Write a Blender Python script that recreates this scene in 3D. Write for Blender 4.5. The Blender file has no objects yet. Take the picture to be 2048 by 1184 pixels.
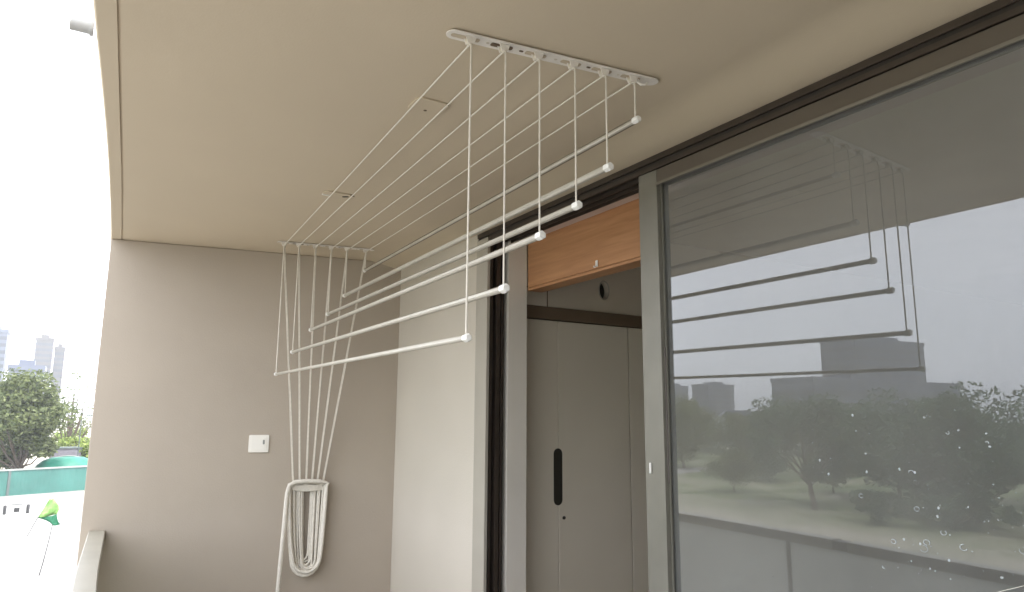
import bpy, bmesh, math, random
from mathutils import Vector, Matrix
PI = math.pi
scene = bpy.context.scene
random.seed(4)

# ---------------------------------------------------------------- camera
# origin = the lens; X points at the door wall, Y along the balcony, Z up
cam = bpy.data.cameras.new('camera')
cam_o = bpy.data.objects.new('camera', cam)
scene.collection.objects.link(cam_o)
R_ = Vector((0.856690, -0.515787, 0.006755)).normalized()
F_ = Vector((0.507444, 0.845040, 0.168543)).normalized()
U_ = R_.cross(F_).normalized(); R_ = F_.cross(U_).normalized()
cam_o.matrix_world = Matrix(((R_.x, U_.x, -F_.x, 0), (R_.y, U_.y, -F_.y, 0), (R_.z, U_.z, -F_.z, 0), (0, 0, 0, 1)))
cam.sensor_width = 36.0
cam.lens = 36.0 * 1403.5 / 2048
cam.clip_start = 0.02
cam.clip_end = 6000
scene.camera = cam_o

# ---------------------------------------------------------------- world, sun, exposure
SUN_DIR = Vector((0.22, -0.45, 0.86)).normalized()       # towards the sun, hazy and high
world = bpy.data.worlds.new('World'); scene.world = world
world.use_nodes = True
nt = world.node_tree; nt.nodes.clear()
sky = nt.nodes.new('ShaderNodeTexSky'); sky.sky_type = 'NISHITA'; sky.sun_disc = False
sky.sun_elevation = math.asin(SUN_DIR.z); sky.sun_rotation = math.atan2(SUN_DIR.x, SUN_DIR.y)
sky.dust_density = 1.5; sky.air_density = 1.0; sky.ozone_density = 1.0
tc = nt.nodes.new('ShaderNodeTexCoord')
mp = nt.nodes.new('ShaderNodeMapping'); mp.inputs['Scale'].default_value = (1.4, 1.4, 4.5)
cl = nt.nodes.new('ShaderNodeTexNoise'); cl.inputs['Scale'].default_value = 1.6; cl.inputs['Detail'].default_value = 6
rp = nt.nodes.new('ShaderNodeValToRGB'); rp.color_ramp.elements[0].position = 0.32; rp.color_ramp.elements[1].position = 0.62
rp.color_ramp.elements[0].color = (.90, .90, .90, 1); rp.color_ramp.elements[1].color = (1, 1, 1, 1)
mx = nt.nodes.new('ShaderNodeMix'); mx.data_type = 'RGBA'
mx.inputs[7].default_value = (9.8, 10.1, 10.9, 1)           # cloud cover in the sky's own unit
bg = nt.nodes.new('ShaderNodeBackground'); bg.inputs['Strength'].default_value = 0.15
wo = nt.nodes.new('ShaderNodeOutputWorld')
L = nt.links.new
L(tc.outputs['Generated'], mp.inputs[0]); L(mp.outputs[0], cl.inputs['Vector']); L(cl.outputs[0], rp.inputs[0])
L(rp.outputs[0], mx.inputs[0]); L(sky.outputs[0], mx.inputs[6]); L(mx.outputs[2], bg.inputs[0]); L(bg.outputs[0], wo.inputs[0])

sun = bpy.data.lights.new('sun', 'SUN'); sun.energy = 2.2; sun.angle = math.radians(6); sun.color = (1, .95, .87)
sun_o = bpy.data.objects.new('sun', sun); scene.collection.objects.link(sun_o)
sun_o.rotation_euler = (-SUN_DIR).to_track_quat('-Z', 'Y').to_euler()
sun_o.location = (0, -20, 60)

vs = scene.view_settings
vs.view_transform = 'Standard'; vs.look = 'None'; vs.gamma = 1; vs.exposure = 1.4; vs.use_curve_mapping = False
scene.cycles.max_bounces = 12; scene.cycles.diffuse_bounces = 6; scene.cycles.glossy_bounces = 4
scene.cycles.transparent_max_bounces = 16
scene.cycles.caustics_reflective = False; scene.cycles.caustics_refractive = False
scene.cycles.use_denoising = True

# ---------------------------------------------------------------- materials
def srgb(r, g, b):
    f = lambda c: (c / 255) / 12.92 if c <= 10 else (((c / 255) + .055) / 1.055) ** 2.4
    return (f(r), f(g), f(b), 1)

def mat(name, col, rough=.6, metal=0, var=.06, vscale=3., bump=0., bscale=80., coat=0, spec=.5, col2=None, detail=5, stretch=(1, 1, 1)):
    m = bpy.data.materials.new(name); m.use_nodes = True
    n = m.node_tree.nodes; l = m.node_tree.links.new; n.clear()
    out = n.new('ShaderNodeOutputMaterial'); b = n.new('ShaderNodeBsdfPrincipled'); l(b.outputs[0], out.inputs[0])
    col = tuple(col[:3]) + (1,)
    t = n.new('ShaderNodeTexCoord'); mpn = n.new('ShaderNodeMapping'); mpn.inputs['Scale'].default_value = stretch
    l(t.outputs['Object'], mpn.inputs[0])
    no = n.new('ShaderNodeTexNoise'); no.inputs['Scale'].default_value = vscale; no.inputs['Detail'].default_value = detail
    l(mpn.outputs[0], no.inputs['Vector'])
    mxn = n.new('ShaderNodeMix'); mxn.data_type = 'RGBA'
    c2 = tuple(col2[:3]) + (1,) if col2 else tuple(c * (1 + var) for c in col[:3]) + (1,)
    c1 = col if col2 else tuple(c * (1 - var) for c in col[:3]) + (1,)
    mxn.inputs[6].default_value = c1; mxn.inputs[7].default_value = c2
    r2 = n.new('ShaderNodeValToRGB'); r2.color_ramp.elements[0].position = .35; r2.color_ramp.elements[1].position = .65
    l(no.outputs[0], r2.inputs[0]); l(r2.outputs[0], mxn.inputs[0]); l(mxn.outputs[2], b.inputs['Base Color'])
    b.inputs['Roughness'].default_value = rough; b.inputs['Metallic'].default_value = metal
    b.inputs['Specular IOR Level'].default_value = spec; b.inputs['Coat Weight'].default_value = coat
    if bump:
        nb = n.new('ShaderNodeTexNoise'); nb.inputs['Scale'].default_value = bscale; nb.inputs['Detail'].default_value = 4
        l(mpn.outputs[0], nb.inputs['Vector'])
        bp = n.new('ShaderNodeBump'); bp.inputs['Strength'].default_value = bump; bp.inputs['Distance'].default_value = .004
        l(nb.outputs[0], bp.inputs['Height']); l(bp.outputs[0], b.inputs['Normal'])
    return m

def glass_mat(name, tint, refl, rough=0.0, film=0):
    m = bpy.data.materials.new(name); m.use_nodes = True
    n = m.node_tree.nodes; l = m.node_tree.links.new; n.clear()
    out = n.new('ShaderNodeOutputMaterial'); mi = n.new('ShaderNodeMixShader')
    tr = n.new('ShaderNodeBsdfTransparent'); tr.inputs[0].default_value = tint
    gl = n.new('ShaderNodeBsdfGlossy'); gl.inputs['Roughness'].default_value = rough
    gl.inputs[0].default_value = (.96, .98, 1, 1)
    ge = n.new('ShaderNodeNewGeometry'); dt = n.new('ShaderNodeVectorMath'); dt.operation = 'DOT_PRODUCT'
    l(ge.outputs['Incoming'], dt.inputs[0]); l(ge.outputs['Normal'], dt.inputs[1])
    def mth(op, a, bv=None):
        q = n.new('ShaderNodeMath'); q.operation = op; l(a, q.inputs[0])
        if bv is not None: q.inputs[1].default_value = bv
        return q
    ab = mth('ABSOLUTE', dt.outputs['Value']); om = mth('MULTIPLY_ADD', ab.outputs[0], -1.0); om.inputs[2].default_value = 1.0
    pw = mth('POWER', om.outputs[0], 5.0); fr = mth('MULTIPLY_ADD', pw.outputs[0], .96); fr.inputs[2].default_value = .04   # Schlick, both sides alike
    ma = n.new('ShaderNodeMath'); ma.operation = 'MULTIPLY'; ma.inputs[1].default_value = refl; ma.use_clamp = True
    # slight waviness of float glass
    no = n.new('ShaderNodeTexNoise'); no.inputs['Scale'].default_value = 1.3; no.inputs['Detail'].default_value = 1
    tcn = n.new('ShaderNodeTexCoord'); l(tcn.outputs['Object'], no.inputs['Vector'])
    bp = n.new('ShaderNodeBump'); bp.inputs['Strength'].default_value = .04; bp.inputs['Distance'].default_value = .004
    l(no.outputs[0], bp.inputs['Height']); l(bp.outputs[0], gl.inputs['Normal'])
    l(fr.outputs[0], ma.inputs[0]); l(ma.outputs[0], mi.inputs[0]); l(tr.outputs[0], mi.inputs[1]); l(gl.outputs[0], mi.inputs[2])
    if film:
        di = n.new('ShaderNodeBsdfDiffuse'); di.inputs[0].default_value = (.84, .85, .82, 1)
        m2 = n.new('ShaderNodeMixShader'); nf = n.new('ShaderNodeTexNoise'); nf.inputs['Scale'].default_value = 2.2; nf.inputs['Detail'].default_value = 9
        mpf = n.new('ShaderNodeMapping'); mpf.inputs['Scale'].default_value = (1, 1, .35); l(tcn.outputs['Object'], mpf.inputs[0]); l(mpf.outputs[0], nf.inputs['Vector'])
        rf = n.new('ShaderNodeMapRange'); rf.inputs[1].default_value = .3; rf.inputs[2].default_value = .75; rf.inputs[3].default_value = film * .75; rf.inputs[4].default_value = film * 1.3
        l(nf.outputs[0], rf.inputs[0]); l(rf.outputs[0], m2.inputs[0]); l(mi.outputs[0], m2.inputs[1]); l(di.outputs[0], m2.inputs[2]); l(m2.outputs[0], out.inputs[0])
    else:
        l(mi.outputs[0], out.inputs[0])
    return m

def wood_mat():
    m = bpy.data.materials.new('pelmet_wood'); m.use_nodes = True
    n = m.node_tree.nodes; l = m.node_tree.links.new; b = n['Principled BSDF']
    t = n.new('ShaderNodeTexCoord'); mpn = n.new('ShaderNodeMapping'); mpn.inputs['Scale'].default_value = (6, .9, 14)
    l(t.outputs['Object'], mpn.inputs[0])
    no = n.new('ShaderNodeTexNoise'); no.inputs['Scale'].default_value = 3; no.inputs['Detail'].default_value = 8; no.inputs['Distortion'].default_value = .6
    l(mpn.outputs[0], no.inputs['Vector'])
    r = n.new('ShaderNodeValToRGB'); r.color_ramp.elements[0].color = (.37, .175, .075, 1); r.color_ramp.elements[1].color = (.49, .25, .115, 1)
    r.color_ramp.elements[0].position = .3; r.color_ramp.elements[1].position = .72
    l(no.outputs[0], r.inputs[0]); l(r.outputs[0], b.inputs['Base Color']); b.inputs['Roughness'].default_value = .45
    return m

def leaf_mat(name, c1, c2):
    m = bpy.data.materials.new(name); m.use_nodes = True
    n = m.node_tree.nodes; l = m.node_tree.links.new; b = n['Principled BSDF']
    g = n.new('ShaderNodeNewGeometry'); r = n.new('ShaderNodeValToRGB')
    r.color_ramp.elements[0].color = c1 + (1,); r.color_ramp.elements[1].color = c2 + (1,)
    l(g.outputs['Random Per Island'], r.inputs[0]); l(r.outputs[0], b.inputs['Base Color'])
    b.inputs['Roughness'].default_value = .55; b.inputs['Specular IOR Level'].default_value = .3
    tr = n.new('ShaderNodeBsdfTranslucent'); l(r.outputs[0], tr.inputs[0])
    mi = n.new('ShaderNodeMixShader'); mi.inputs[0].default_value = .3
    l(b.outputs[0], mi.inputs[1]); l(tr.outputs[0], mi.inputs[2]); l(mi.outputs[0], n['Material Output'].inputs[0])
    return m

def frosted_mat():
    m = bpy.data.materials.new('frosted_balustrade_glass'); m.use_nodes = True
    n = m.node_tree.nodes; l = m.node_tree.links.new; n.clear()
    out = n.new('ShaderNodeOutputMaterial'); d = n.new('ShaderNodeBsdfPrincipled'); d.inputs['Base Color'].default_value = (.62, .62, .58, 1); d.inputs['Roughness'].default_value = .28
    t = n.new('ShaderNodeBsdfTranslucent'); t.inputs[0].default_value = (.82, .83, .79, 1)
    mi = n.new('ShaderNodeMixShader'); mi.inputs[0].default_value = .6
    l(d.outputs[0], mi.inputs[1]); l(t.outputs[0], mi.inputs[2]); l(mi.outputs[0], out.inputs[0])
    return m

M = {}
M['ceiling'] = mat('ceiling_paint', (.56, .475, .35), .85, var=.03, vscale=1.3, bump=.13, bscale=130, detail=8)
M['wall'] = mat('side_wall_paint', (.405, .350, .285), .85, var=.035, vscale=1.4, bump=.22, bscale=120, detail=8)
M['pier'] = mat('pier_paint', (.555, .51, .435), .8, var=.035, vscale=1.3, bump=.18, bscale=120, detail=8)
M['groove'] = mat('groove_shadow_gap', (.50, .42, .31), .9)
M['tile'] = mat('balcony_floor_tile', (.24, .21, .17), .5, var=.08, vscale=2)
M['bronze'] = mat('bronze_aluminium', (.055, .042, .032), .45, .3, var=.12, vscale=9)
M['track'] = mat('dark_track_aluminium', (.030, .024, .019), .5, .2, var=.2, vscale=14)
M['leaf_frame'] = mat('grey_frame_aluminium', (.215, .205, .172), .42, .35, var=.05, vscale=7)
M['handle'] = mat('handle_aluminium', (.15, .13, .12), .5, .2)
M['shade_rail'] = mat('top_rail_painted_shade', (.115, .095, .072), .45, .2)  # shade below the ceiling put into the colour, darker than the stiles
M['bead'] = mat('bead_aluminium', (.20, .18, .145), .45, .3)
M['frame_face'] = mat('taupe_frame_face', (.42, .39, .33), .5, .1, var=.04)
M['reveal'] = mat('reveal_paint', (.66, .62, .55), .75, var=.03, bump=.08)
M['head'] = mat('head_reveal_paint', (.60, .50, .44), .7, var=.04)
M['wood'] = wood_mat()
M['cab'] = mat('cabinet_laminate', (.62, .565, .46), .5, var=.03, vscale=1.5)
M['beam'] = mat('cabinet_beam', (.13, .09, .055), .6, var=.08)
M['void'] = mat('recess_dark', (.02, .017, .01), .8)
M['roomwall'] = mat('room_wall_paint', (.66, .59, .49), .8, var=.03)
M['roomfloor'] = mat('room_floor_wood', (.22, .17, .12), .5, var=.2, vscale=3)
M['cord'] = mat('white_cord', (.69, .65, .57), .75, var=.05, vscale=60, bump=.15, bscale=500)
M['rod_line'] = mat('rod_side_groove', (.16, .13, .09), .6)
M['rod'] = mat('white_rod_enamel', (.48, .45, .385), .38, .15, var=.07, vscale=12)
M['rodcap'] = mat('white_cap_plastic', (.82, .81, .77), .35, var=.04, vscale=30)
M['plate'] = mat('bracket_enamel', (.78, .74, .68), .38, .1, var=.05, vscale=20)
M['pulley'] = mat('pulley_plastic', (.60, .55, .46), .4, var=.1, vscale=50)
M['tower_grey'] = mat('grey_brown_cladding', (.085, .078, .074), .6, var=.08, vscale=.05)
M['white_house'] = mat('white_house_render', (.62, .60, .58), .7, var=.05)
M['switch'] = mat('switch_plastic', (.82, .79, .72), .35, var=.02)
M['switch_dark'] = mat('switch_grey', (.28, .28, .26), .5)
M['rail'] = mat('handrail_metal', (.36, .34, .28), .42, .2, var=.05, vscale=5)
M['bglass'] = frosted_mat()
M['glass'] = glass_mat('door_glass', (.66, .69, .68, 1), 3.05, film=.10)
M['drop'] = mat('water_spot', (.46, .49, .50), .2, var=.1, vscale=200)
M['pipe'] = mat('white_pipe', (.42, .42, .41), .4)
M['concrete'] = mat('pale_concrete', (.27, .262, .25), .85, vscale=.13, bump=.2, bscale=4, col2=(.36, .35, .33), detail=9)
M['hoard'] = mat('green_hoarding_sheet', (.05, .165, .14), .5, .1, var=.12, vscale=.5)
M['hoard_post'] = mat('hoarding_post_paint', (.10, .125, .12), .6)
M['hoard_cap'] = mat('hoarding_cap', (.28, .30, .28), .6)
M['tarp'] = mat('green_tarpaulin', (.015, .19, .13), .55, var=.15, vscale=1)
M['box'] = mat('grey_cabin_paint', (.17, .16, .19), .7, var=.1)
M['bark'] = mat('bark', (.10, .075, .055), .9, var=.3, vscale=5, bump=.5, bscale=20)
M['leaf1'] = leaf_mat('leaves_mid_green', (.06, .085, .03), (.19, .22, .09))
M['leaf2'] = leaf_mat('leaves_dark_green', (.035, .075, .042), (.12, .185, .10))
M['leaf3'] = leaf_mat('leaves_yellow_green', (.16, .24, .04), (.30, .36, .09))
M['tower'] = mat('tower_cladding', (.10, .115, .16), .5, var=.06, vscale=.02)
M['towerglass'] = mat('tower_glazing', (.055, .06, .072), .35, var=.2, vscale=.05)
M['flag1'] = mat('flag_light_green', (.19, .36, .10), .7, var=.25, vscale=6)
M['flag2'] = mat('flag_dark_green', (.006, .12, .055), .7, var=.2, vscale=6)
M['steel'] = mat('grey_steel', (.12, .12, .12), .5, .4)
M['block'] = mat('white_barrier_plastic', (.75, .75, .73), .5)
M['blockdark'] = mat('black_barrier_plastic', (.03, .03, .03), .6)

def ground_mat():
    m = bpy.data.materials.new('ground_surface'); m.use_nodes = True
    n = m.node_tree.nodes; l = m.node_tree.links.new; b = n['Principled BSDF']; b.inputs['Roughness'].default_value = .95
    g = n.new('ShaderNodeNewGeometry'); sp = n.new('ShaderNodeSeparateXYZ'); l(g.outputs['Position'], sp.inputs[0])
    no = n.new('ShaderNodeTexNoise'); no.inputs['Scale'].default_value = .12; no.inputs['Detail'].default_value = 8; no.inputs['Roughness'].default_value = .65
    l(g.outputs['Position'], no.inputs['Vector'])
    r = n.new('ShaderNodeValToRGB')
    e = r.color_ramp.elements; e[0].position = .36; e[0].color = (.085, .12, .05, 1); e[1].position = .66; e[1].color = (.24, .235, .16, 1)
    x = r.color_ramp.elements.new(.5); x.color = (.14, .17, .075, 1)
    l(no.outputs[0], r.inputs[0])
    mr = n.new('ShaderNodeMapRange'); mr.inputs[1].default_value = -44; mr.inputs[2].default_value = -30; l(sp.outputs[0], mr.inputs[0])
    ad = n.new('ShaderNodeMath'); ad.operation = 'MULTIPLY_ADD'; ad.inputs[1].default_value = 1.6; l(no.outputs[0], ad.inputs[0]); l(mr.outputs[0], ad.inputs[2])
    rr = n.new('ShaderNodeValToRGB'); rr.color_ramp.elements[0].position = .0; rr.color_ramp.elements[1].position = .9
    sb = n.new('ShaderNodeMath'); sb.operation = 'SUBTRACT'; sb.inputs[1].default_value = .75; l(ad.outputs[0], sb.inputs[0]); l(sb.outputs[0], rr.inputs[0])
    mxx = n.new('ShaderNodeMix'); mxx.data_type = 'RGBA'; l(rr.outputs[0], mxx.inputs[0]); l(r.outputs[0], mxx.inputs[6]); mxx.inputs[7].default_value = (.36, .33, .27, 1)
    l(mxx.outputs[2], b.inputs['Base Color'])
    return m
M['grass'] = ground_mat()

# ---------------------------------------------------------------- mesh helpers
def tag(o, label=None, cat=None, group=None, kind=None):
    if label: o['label'] = label
    if cat: o['category'] = cat
    if group: o['group'] = group
    if kind: o['kind'] = kind
    return o

def thing(name, label, cat, loc=(0, 0, 0), rz=0, group=None):
    o = bpy.data.objects.new(name, None); scene.collection.objects.link(o)
    o.location = loc; o.rotation_euler = (0, 0, rz); o.empty_display_size = .1
    return tag(o, label, cat, group)

class MB:
    def __init__(s): s.v = []; s.f = []; s.mi = []
    def add(s, vs, fs, k=0):
        b = len(s.v); s.v += [tuple(v) for v in vs]; s.f += [tuple(i + b for i in f) for f in fs]; s.mi += [k] * len(fs)
        return s
    def box(s, x0, x1, y0, y1, z0, z1, k=0):
        return s.add([(x0, y0, z0), (x1, y0, z0), (x1, y1, z0), (x0, y1, z0), (x0, y0, z1), (x1, y0, z1), (x1, y1, z1), (x0, y1, z1)],
                     [(0, 3, 2, 1), (4, 5, 6, 7), (0, 1, 5, 4), (1, 2, 6, 5), (2, 3, 7, 6), (3, 0, 4, 7)], k)
    def tube(s, pts, r, n=8, cap=True, k=0):
        pts = [Vector(p) for p in pts]; rs = r if isinstance(r, (list, tuple)) else [r] * len(pts)
        d = (pts[1] - pts[0]).normalized(); a = Vector((0, 0, 1)) if abs(d.z) < .9 else Vector((1, 0, 0))
        u = d.cross(a).normalized(); vs = []
        for i, p in enumerate(pts):
            d = ((pts[min(i + 1, len(pts) - 1)] - pts[max(i - 1, 0)])).normalized()
            u = (u - d * u.dot(d)).normalized(); w = d.cross(u)
            vs += [p + (u * math.cos(2 * PI * j / n + PI / n) + w * math.sin(2 * PI * j / n + PI / n)) * rs[i] for j in range(n)]
        fs = [(i * n + j, i * n + (j + 1) % n, (i + 1) * n + (j + 1) % n, (i + 1) * n + j) for i in range(len(pts) - 1) for j in range(n)]
        if cap: fs += [tuple(reversed(range(n))), tuple(range((len(pts) - 1) * n, len(pts) * n))]
        return s.add(vs, fs, k)
    def extrude(s, poly, o, u, v, w, k=0):
        """poly (list of 2d) in frame o,u,v extruded by vector w"""
        o, u, v, w = Vector(o), Vector(u), Vector(v), Vector(w); n = len(poly)
        a = [o + u * p[0] + v * p[1] for p in poly]; b = [p + w for p in a]
        return s.add(a + b, [tuple(reversed(range(n))), tuple(range(n, 2 * n))] + [(i, (i + 1) % n, (i + 1) % n + n, i + n) for i in range(n)], k)
    def build(s, name, m, parent=None, smooth=False, bevel=0, loc=None):
        me = bpy.data.meshes.new(name); me.from_pydata(s.v, [], s.f)
        for x in (m if isinstance(m, (list, tuple)) else [m]): me.materials.append(x)
        for p, k in zip(me.polygons, s.mi): p.material_index = k
        bm = bmesh.new(); bm.from_mesh(me); bmesh.ops.recalc_face_normals(bm, faces=bm.faces); bm.to_mesh(me); bm.free()
        if smooth:
            for p in me.polygons: p.use_smooth = True
            me.set_sharp_from_angle(angle=math.radians(35))
        o = bpy.data.objects.new(name, me); scene.collection.objects.link(o)
        if parent: o.parent = parent
        if loc: o.location = loc
        if bevel:
            b = o.modifiers.new('bevel', 'BEVEL'); b.width = bevel; b.segments = 2; b.limit_method = 'ANGLE'; b.angle_limit = math.radians(40)
        return o

def stadium(cx, cy, L_, Wd, n=10):
    r = Wd / 2; out = []
    for i in range(n + 1):
        a = -PI / 2 + PI * i / n; out.append((cx + L_ / 2 - r + r * math.cos(a), cy + r * math.sin(a)))
    for i in range(n + 1):
        a = PI / 2 + PI * i / n; out.append((cx - L_ / 2 + r + r * math.cos(a), cy + r * math.sin(a)))
    return out

def rrect(cx, cy, w, h, r, n=4):
    out = []
    for sx, sy, a0 in ((1, -1, -PI / 2), (1, 1, 0), (-1, 1, PI / 2), (-1, -1, PI)):
        for i in range(n + 1):
            a = a0 + PI / 2 * i / n; out.append((cx + sx * (w / 2 - r) + r * math.cos(a), cy + sy * (h / 2 - r) + r * math.sin(a)))
    return out

def lerp_curve(pts, y):
    pts = sorted(pts)
    if y <= pts[0][0]: return pts[0][1]
    for (a, b), (c, d) in zip(pts, pts[1:]):
        if y <= c: t = (y - a) / (c - a); return b + (d - b) * t
    return pts[-1][1]

def smooth_curve(pts, y):          # a few averaged samples round the corners of a polyline
    return sum(lerp_curve(pts, y + d) for d in (-.45, -.3, -.15, 0, .15, .3, .45)) / 7

# ---------------------------------------------------------------- numbers
H = 1.10            # balcony ceiling above the lens
FL = -1.62          # balcony floor
GZ = -7.0           # ground
WX = 1.896          # plane of the door wall
GX = 1.920          # front face of the door glass
ZB = 1.052          # ceiling height where it meets the door wall
def wallY(x): return 5.0636 - .172 * x          # face of the far side wall
WROT = math.atan(-.172)
EDGE = [(-6, -.40), (-4, -.33), (-1, -.215), (.5, -.15), (1.62, -.105), (2.07, -.085), (2.245, -.075), (2.555, -.057), (2.765, -.043), (3.67, -.002), (5.1, .048), (6, .06)]
GROOVE = [(-6, -.33), (-4, -.26), (-1, -.15), (.5, -.088), (1.62, -.042), (2.04, -.023), (2.73, .009), (3.64, .053), (4.99, .108), (6, .13)]
RAILIN = [(-6, .22), (-1, .20), (1.0, .17), (1.6, .145), (2.7, .105), (3.5, .108), (5.03, .178), (6, .22)]

# ---------------------------------------------------------------- ground and far setting
def ground():
    mb = MB(); mb.add([(-1500, -1500, GZ), (1500, -1500, GZ), (1500, 1500, GZ), (-1500, 1500, GZ)], [(0, 1, 2, 3)])
    tag(mb.build('ground', M['grass']), kind='structure')
    # pale concrete apron between the block and the lawn
    mb = MB(); rnd = random.Random(2)
    n = 60; left = []; ys = [-60 + i * (136.0 / n) for i in range(n + 1)]
    for y in ys: left.append(-27 - 1.5 * math.sin(y * .11) - rnd.random() * .5 if y < 58 else -27 - (y - 58) * 3.)
    vs = []; 
    for y, x in zip(ys, left): vs += [(x, y, GZ + .02), (12, y, GZ + .02)]
    mb.add(vs, [(2 * i, 2 * i + 1, 2 * i + 3, 2 * i + 2) for i in range(n)])
    tag(mb.build('pavement', M['concrete']), kind='structure')
ground()

# ---------------------------------------------------------------- balcony shell
def ceiling():
    mb = MB(); ys = [-6 + i * .2 for i in range(int(11.4 / .2) + 1)]
    xs_s = [1.66, 1.70, 1.74, 1.78, 1.82, 1.86, 1.90, 2.0]
    def zc(x):
        t = max(0, min(1, (x - 1.64) / .26)); return H - (H - ZB) * (t * t * (3 - 2 * t))
    rows = []
    for y in ys:
        e = smooth_curve(EDGE, y); g = smooth_curve(GROOVE, y)
        row = [(e, y, H + .28), (e, y, H + .006), (e + .006, y, H), (g - .004, y, H), (g - .004, y, H + .006), (g + .005, y, H + .006), (g + .005, y, H), (.8, y, H), (1.64, y, H)]
        row += [(x, y, zc(x)) for x in xs_s] + [(2.0, y, H + .28)]
        rows.append(row)
    k = len(rows[0])
    for r in rows: mb.v += r
    for i in range(len(rows) - 1):
        for j in range(k):
            j2 = (j + 1) % k
            mb.f.append((i * k + j, i * k + j2, (i + 1) * k + j2, (i + 1) * k + j)); mb.mi.append(1 if j == 4 else 0)
    mb.f.append(tuple(range(k))); mb.mi.append(0); mb.f.append(tuple(reversed(range((len(rows) - 1) * k, len(rows) * k)))); mb.mi.append(0)
    tag(mb.build('balcony_ceiling', [M['ceiling'], M['groove']], smooth=True), kind='structure')
    mb = MB(); ys = [-6 + i * .4 for i in range(29)]; vs = []
    for y in ys: e = lerp_curve(RAILIN, y) - .16; vs += [(e, y, FL), (1.9, y, FL), (e, y, FL - .25), (1.9, y, FL - .25)]
    fs = []
    for i in range(28):
        a = 4 * i; b = a + 4; fs += [(a, a + 1, b + 1, b), (a + 2, b + 2, b + 3, a + 3), (a, b, b + 2, a + 2), (a + 1, a + 3, b + 3, b + 1)]
    fs += [(0, 2, 3, 1), (112, 113, 115, 114)]
    mb.add(vs, fs); tag(mb.build('balcony_floor', M['tile']), kind='structure')
ceiling()

def side_wall():
    t = thing('side_wall', 'tall brown-grey plastered wall closing the far end of the balcony', 'wall', (0, 0, FL))
    mb = MB(); x0, x1 = .047, 2.2
    a = (x0, wallY(x0)); b = (x1, wallY(x1)); n = Vector((.172, 1)).normalized() * .22
    z0, z1 = 0, H - .002 - FL
    mb.add([(a[0], a[1], z0), (b[0], b[1], z0), (b[0] + n.x, b[1] + n.y, z0), (a[0] + n.x, a[1] + n.y, z0),
            (a[0], a[1], z1), (b[0], b[1], z1), (b[0] + n.x, b[1] + n.y, z1), (a[0] + n.x, a[1] + n.y, z1)],
           [(0, 3, 2, 1), (4, 5, 6, 7), (0, 1, 5, 4), (1, 2, 6, 5), (2, 3, 7, 6), (3, 0, 4, 7)])
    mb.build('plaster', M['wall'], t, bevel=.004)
side_wall()
def added_end_wall():  # added out of view to cut light coming along the balcony
    t = thing('light_blocking_wall', 'added plastered wall behind the viewer, shading the side wall', 'wall', (0, -3.4, FL))
    mb = MB(); mb.box(-.30, 1.88, -.22, 0, 0.001, H - .002 - FL); mb.build('plaster', M['wall'], t, bevel=.004)
added_end_wall()

JY = 3.42        # jamb face at the far side of the opening
def building():
    t = thing('apartment_building', 'beige apartment block whose wall holds the sliding door', 'building', (0, 0, GZ))
    def B(name, m, *bx, bevel=0):
        mb = MB()
        for b in bx: mb.box(b[0], b[1], b[2], b[3], b[4] - GZ, b[5] - GZ)
        return mb.build(name, m, t, bevel=bevel)
    B('wall_pier', M['pier'], (WX, 2.16, JY + .135, 5.0, FL, H + .2))
    B('jamb_reveal', M['reveal'], (2.03, 2.155, JY, JY + .134, FL, 1.02))
    B('head_reveal', M['head'], (2.052, 2.22, -5, JY + .132, 1.02, H + .2))
    B('storey_wall', M['pier'], (WX + .02, 2.5, -6, 12, H + .285, 9.0), (WX + .02, 2.3, -6, 12, GZ, FL - .26), (2.2, 2.4, 5.0, 12, FL - .25, H + .28))
    # the room behind the opening
    B('room_wall', M['roomwall'], (2.165, 12.5, 3.66, 3.8, FL, 1.3), (12.5, 12.6, -6, 3.8, FL, 1.3), (2.0, 12.6, -6.1, -6, FL, 1.3), (WX, 2.1, -6, -4.6, FL, H))
    B('room_floor', M['roomfloor'], (WX + .005, 12.5, -6, 3.66, FL - .2, FL - .004))
    B('room_ceiling', M['roomwall'], (2.22, 12.5, -6, 3.66, 1.25, 1.3))
building()

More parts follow.
